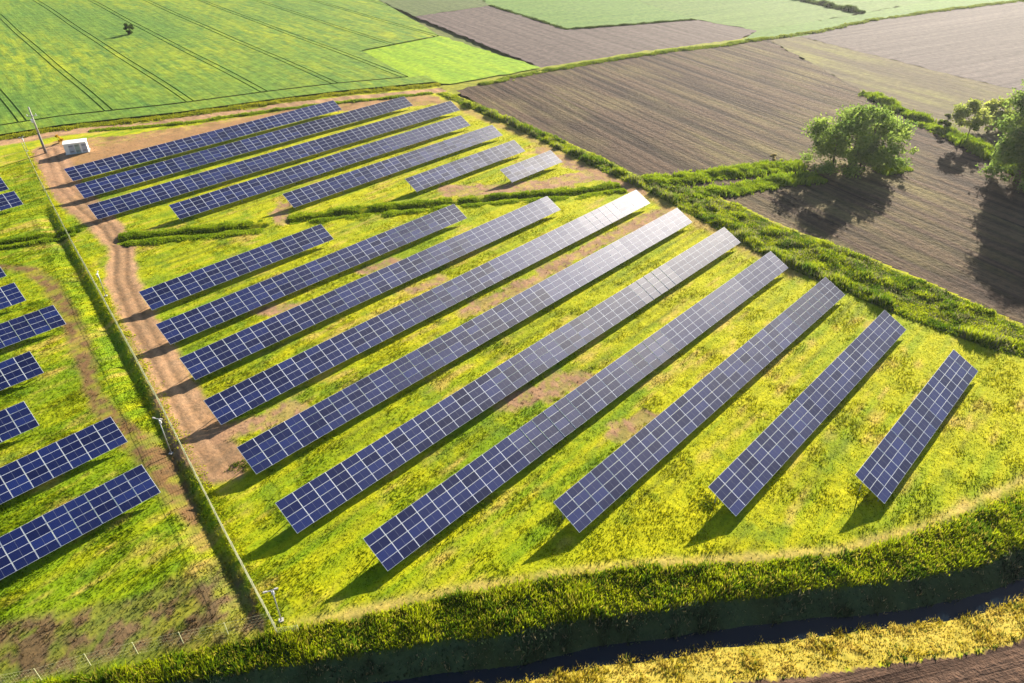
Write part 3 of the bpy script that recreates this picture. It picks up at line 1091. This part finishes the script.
# ------------------------------------------------------------------ masts, utility pole, cabin
def camera_mast(bx, by, h, label, rz=0):
    z = zg(bx, by)
    root = empty('camera_mast', (bx, by, z), rz)
    tag(root, label, 'camera mast', 'camera masts along the fence')
    b = MB()
    b.tube((0, 0, -.2), (0, 0, h), .075, .05, 8)
    b.build('pole', M_STEEL, root, True)
    b = MB()
    b.box((-.22, -.22, 0), (.22, .22, .12))
    b.build('base_block', M_CONC, root)
    b = MB()
    b.box((-.5, -.04, h - .06), (.3, .04, h + .02))
    b.build('bracket', M_STEEL, root)
    for dx, sx in ((-.62, -1), (.36, 1)):
        b = MB()
        b.box((dx - .17, -.07, h - .06), (dx + .17, .07, h + .10))
        b.tube((dx + sx * .17, 0, h + .02), (dx + sx * .23, 0, h + .02), .06, n=8, mi=1)
        b.build('camera_head', [M_CONC, M_CONC2], root)
    b = MB()
    b.box((-.12, .06, h - .75), (.12, .2, h - .3))
    b.build('junction_box', M_WHITE, root)


camera_mast(14.75, 45.4, 4.6, 'slim camera mast with white heads at the near fence corner', R(-25))
camera_mast(18.1, 76.3, 5.6, 'camera mast outside the fence over brown soil, halfway along it', R(-60))
camera_mast(27.6, 120.4, 4.4, 'thin camera mast between fence and track beside the yellow grass', R(60))
camera_mast(42.4, 207.0, 3.6, 'small camera mast at the road corner left of the utility pole', R(10))

root = empty('utility_pole', (45.1, 202.4, 0))
tag(root, 'tall tapering concrete utility pole beside the white cabin', 'utility pole')
b = MB()
b.tube((0, 0, -.3), (0, 0, 5.0), .34, .25, 8)
b.build('pole_base', M_CONC2, root, True)
b = MB()
b.tube((0, 0, 5.0), (0, 0, 11.2), .25, .15, 8)
b.build('pole', M_CONC, root, True)
b = MB()
b.box((-1.1, -.07, 9.0), (1.1, .07, 9.16))
b.build('crossarm', M_STEEL, root).rotation_euler = (0, 0, R(-30))
for k in (-.95, 0, .95):
    b = MB()
    b.tube((k, 0, 9.16), (k, 0, 9.6), .09, .06, 8)
    b.build('insulator', M_WHITE, root).rotation_euler = (0, 0, R(-30))
b = MB()
b.box((-.55, -.35, 7.6), (-.2, .25, 8.4))
b.build('switch_box', M_WHITE, root)

ca, cb = Vector((*U(66.5, 155), 0)), Vector((*U(89, 152), 0))
cd_ = (cb - ca)
rz = math.atan2(cd_.y, cd_.x)
Lc = cd_.length
root = empty('transformer_cabin', (*(ca + cb).xy / 2, 0) if False else ((ca.x + cb.x) / 2, (ca.y + cb.y) / 2, 0), rz)
tag(root, 'small white transformer cabin standing on orange soil by the utility pole', 'cabin')
hl, dep, hc = Lc / 2, 2.6, 2.5
b = MB()
b.box((-hl, 0, -.1), (hl, dep, hc))
b.build('wall', M_WHITE, root)
b = MB()
b.box((-hl - .12, -.15, hc), (hl + .12, dep + .15, hc + .16))
b.build('roof', M_WHITE, root)
M_GRN = plain('grey_green_paint', (.30, .42, .40), .5, 0, .06)
M_GREY = plain('light_grey_paint', (.45, .50, .58), .5, 0, .06)
for x0, x1, mm, nm in ((-.62 * hl + .0, -.12 * hl, M_GREY, 'door'), (-.08 * hl, .36 * hl, M_GRN, 'door'), (.52 * hl, .95 * hl, M_GREY, 'door')):
    b = MB()
    b.box((x0, -.03, .1), (x1, -.003, hc - .25))
    d = b.build(nm, mm, root)
    h = MB()
    h.box((x1 - .2, -.07, 1.1), (x1 - .12, -.032, 1.3))
    h.build('handle', M_STEEL, d)
    for zz in (.45, 1.75):
        v = MB()
        for q_ in range(4):
            v.box((x0 + .12, -.05, zz + q_ * .09), (x1 - .28, -.031, zz + q_ * .09 + .05))
        v.build('vent', M_CONC2, d)
b = MB()
b.box((-hl - .2, -.2, -.3), (hl + .2, dep + .2, .06))
b.build('plinth', M_CONC, root)


# ------------------------------------------------------------------ trees
def leaf_cloud(cent, rad, n, size, cols, squash=.8, core=.45):
    """leaf quads spread through clumped ellipsoids"""
    V, C = [], []
    cent, rad = np.asarray(cent, float), np.asarray(rad, float)
    pr = rad ** 2.2
    pr = pr / pr.sum()
    which = rng.choice(len(cent), n, p=pr)
    d = rng.normal(0, 1, (n, 3))
    d /= np.linalg.norm(d, axis=1)[:, None]
    r = rad[which] * (core + (1 - core) * rng.random(n) ** .6) * (1 + .42 * rng.normal(0, .5, n))
    p = cent[which] + d * r[:, None] * np.array([1, 1, squash])
    a = rng.normal(0, 1, (n, 3))
    a /= np.linalg.norm(a, axis=1)[:, None]
    b_ = np.cross(a, rng.normal(0, 1, (n, 3)))
    b_ /= np.linalg.norm(b_, axis=1)[:, None]
    s = size * (.6 + .8 * rng.random((n, 1)))
    Q = np.stack([p - a * s, p + b_ * s * .6, p + a * s, p - b_ * s * .6], 1)
    tone = np.random.default_rng(7).random(len(cent))[which] * .5 + rng.random(n) * .5
    c = cols[0] * (1 - tone[:, None]) + cols[1] * tone[:, None]
    return Q.reshape(-1, 3), np.repeat(c, 4, axis=0)


def tree(name, x, y, z, h, rx, label, cat='tree', n=9000, leaf=.32, cols=(a3([.045, .085, .012]), a3([.15, .21, .02])), trunk=.3, lobes=22, low=.18, stems=1, group=None, airy=.45, seed=0, wide=1.0, ang=0):
    rs = np.random.default_rng(900 + seed)
    root = empty(name, (x, y, z))
    tag(root, label, cat, group)
    b = MB()
    cent, rad = [], []
    for k in range(lobes):
        while True:
            q = rs.uniform(-1, 1, 3)
            if q[0] ** 2 + q[1] ** 2 + q[2] ** 2 < 1:
                break
        zz = h * (low + (1 - low) * (.5 + .46 * q[2]))
        taper = 1 - .55 * max(0, q[2]) ** 1.5 - .25 * max(0, -q[2])
        c = (q[0] * rx * .9 * taper * wide, q[1] * rx * .9 * taper, zz)
        cent.append((c[0] * math.cos(ang) - c[1] * math.sin(ang), c[0] * math.sin(ang) + c[1] * math.cos(ang), c[2]))
        rad.append(rx * rs.uniform(.13, .34))
    if low < .04 and rx > 4:
        for k in range(lobes // 3):
            t = rs.uniform(0, 2 * math.pi)
            e = rs.uniform(.35, .95) * rx
            c = (math.cos(t) * e * wide, math.sin(t) * e)
            cent.append((c[0] * math.cos(ang) - c[1] * math.sin(ang), c[0] * math.sin(ang) + c[1] * math.cos(ang), h * rs.uniform(.04, .30)))
            rad.append(rx * rs.uniform(.12, .26))
    for s in range(stems):
        bx, by = (0, 0) if s == 0 else rs.normal(0, rx * .14 * wide, 2)
        b.tube((bx, by, -.3), (bx * 1.1, by * 1.1, h * .45), trunk, trunk * .6, 7)
        b.tube((bx * 1.1, by * 1.1, h * .45), (bx * 1.2 + rs.normal(0, .3), by * 1.2, h * .8), trunk * .6, trunk * .15, 6)
        for c in cent[s::stems][:9]:
            t = rs.uniform(.25, .6)
            b.tube((bx * 1.05, by * 1.05, h * t), c, trunk * .3, trunk * .06, 5)
    b.build('trunk', M_BARK, root)
    V, C = leaf_cloud(cent, rad, n, leaf, cols, .75, airy)
    V[:, 2] = np.maximum(V[:, 2], .05)
    mesh_np('crown', V, np.arange(len(V)).reshape(-1, 4), M_LEAF, root, col=C)
    return root


bx, by = U(853, 167)
tree('tree', bx, by, -.2, 15.2, 8.8, 'largest broad multi-stemmed tree standing alone on the brown field', n=26000, leaf=.27, lobes=70, low=.02, stems=6, trunk=.25, wide=1.5, ang=R(-46), seed=1, airy=.1, cols=(a3([.09, .18, .03]), a3([.36, .45, .08])))
bx, by = U(1018, 181)
tree('tree', bx, by, -.2, 23.5, 9.0, 'dense tall tree cut by the right edge of the photo', n=34000, leaf=.28, lobes=130, low=.02, stems=3, trunk=.35, seed=2, cols=(a3([.08, .16, .035]), a3([.28, .37, .07])), airy=.1)
bx, by = U(966, 141)
tree('tree', bx, by, -.2, 10.5, 4.8, 'slender light tree with a bare lower trunk beside the hedge', n=3600, leaf=.28, lobes=26, low=.30, trunk=.16, seed=3, cols=(a3([.18, .24, .05]), a3([.42, .46, .10])), airy=.1)
bx, by = U(945, 130)
tree('tree', bx, by, -.2, 4.6, 1.9, 'small bushy sapling just left of the slender tree', n=2600, leaf=.25, lobes=12, low=.1, trunk=.1, seed=4)
bx, by = U(990, 128)
tree('bush', bx, by, -.2, 7.5, 5.0, 'pale bush behind the slender tree, left of the tall one', 'bush', n=3800, leaf=.32, lobes=26, low=.03, trunk=.12, seed=5, cols=(a3([.20, .26, .05]), a3([.44, .47, .10])), stems=3, airy=.1)
bx, by = U(772, 161)
tree('bush', bx, by, -.2, 2.0, 1.1, 'small pale dry bush at the end of the brown field', 'bush', n=500, leaf=.2, lobes=6, low=.1, trunk=.06, seed=6, cols=(a3([.35, .28, .12]), a3([.5, .42, .2])))
bx, by = U(131, 35)
tree('tree', bx, by, 0, 5.0, 1.9, 'lone small dark tree in the middle of the green wheat field', n=2200, leaf=.28, lobes=16, low=.02, trunk=.18, seed=7, cols=(a3([.03, .07, .012]), a3([.09, .15, .02])))
bx, by = U(59, 143)
tree('bush', bx, by, 0, 1.9, 1.1, 'small orange yellow bush behind the white cabin', 'bush', n=500, leaf=.2, lobes=6, low=.05, trunk=.06, seed=8, cols=(a3([.5, .30, .01]), a3([.6, .4, .02])))
for k_, (px, py) in enumerate([(553, 514), (704, 501), (858, 487), (241, 462)]):
    line_tufts('weed_clump', UL([(px - 4, py), (px + 8, py + 8)]), 110, 1.5, .06, .30, (a3([.06, .10, .006]), a3([.16, .20, .01])), .14, 4, seed=40 + k_)



# ------------------------------------------------------------------ air
hb_ = MB()
hb_.box((-700, -400, -2.2), (1500, 1500, 66))
hz = hb_.build('haze', M_WHITE)
hz['kind'] = 'stuff'
hm = bpy.data.materials.new('haze_air')
hm.use_nodes = True
ht = hm.node_tree
ht.nodes.remove(ht.nodes['Principled BSDF'])
pv = ht.nodes.new('ShaderNodeVolumePrincipled')
pv.inputs['Color'].default_value = (.92, .94, 1, 1)
pv.inputs['Density'].default_value = .00007
pv.inputs['Anisotropy'].default_value = .55
ht.links.new(pv.outputs[0], ht.nodes['Material Output'].inputs['Volume'])
hz.data.materials.clear()
hz.data.materials.append(hm)
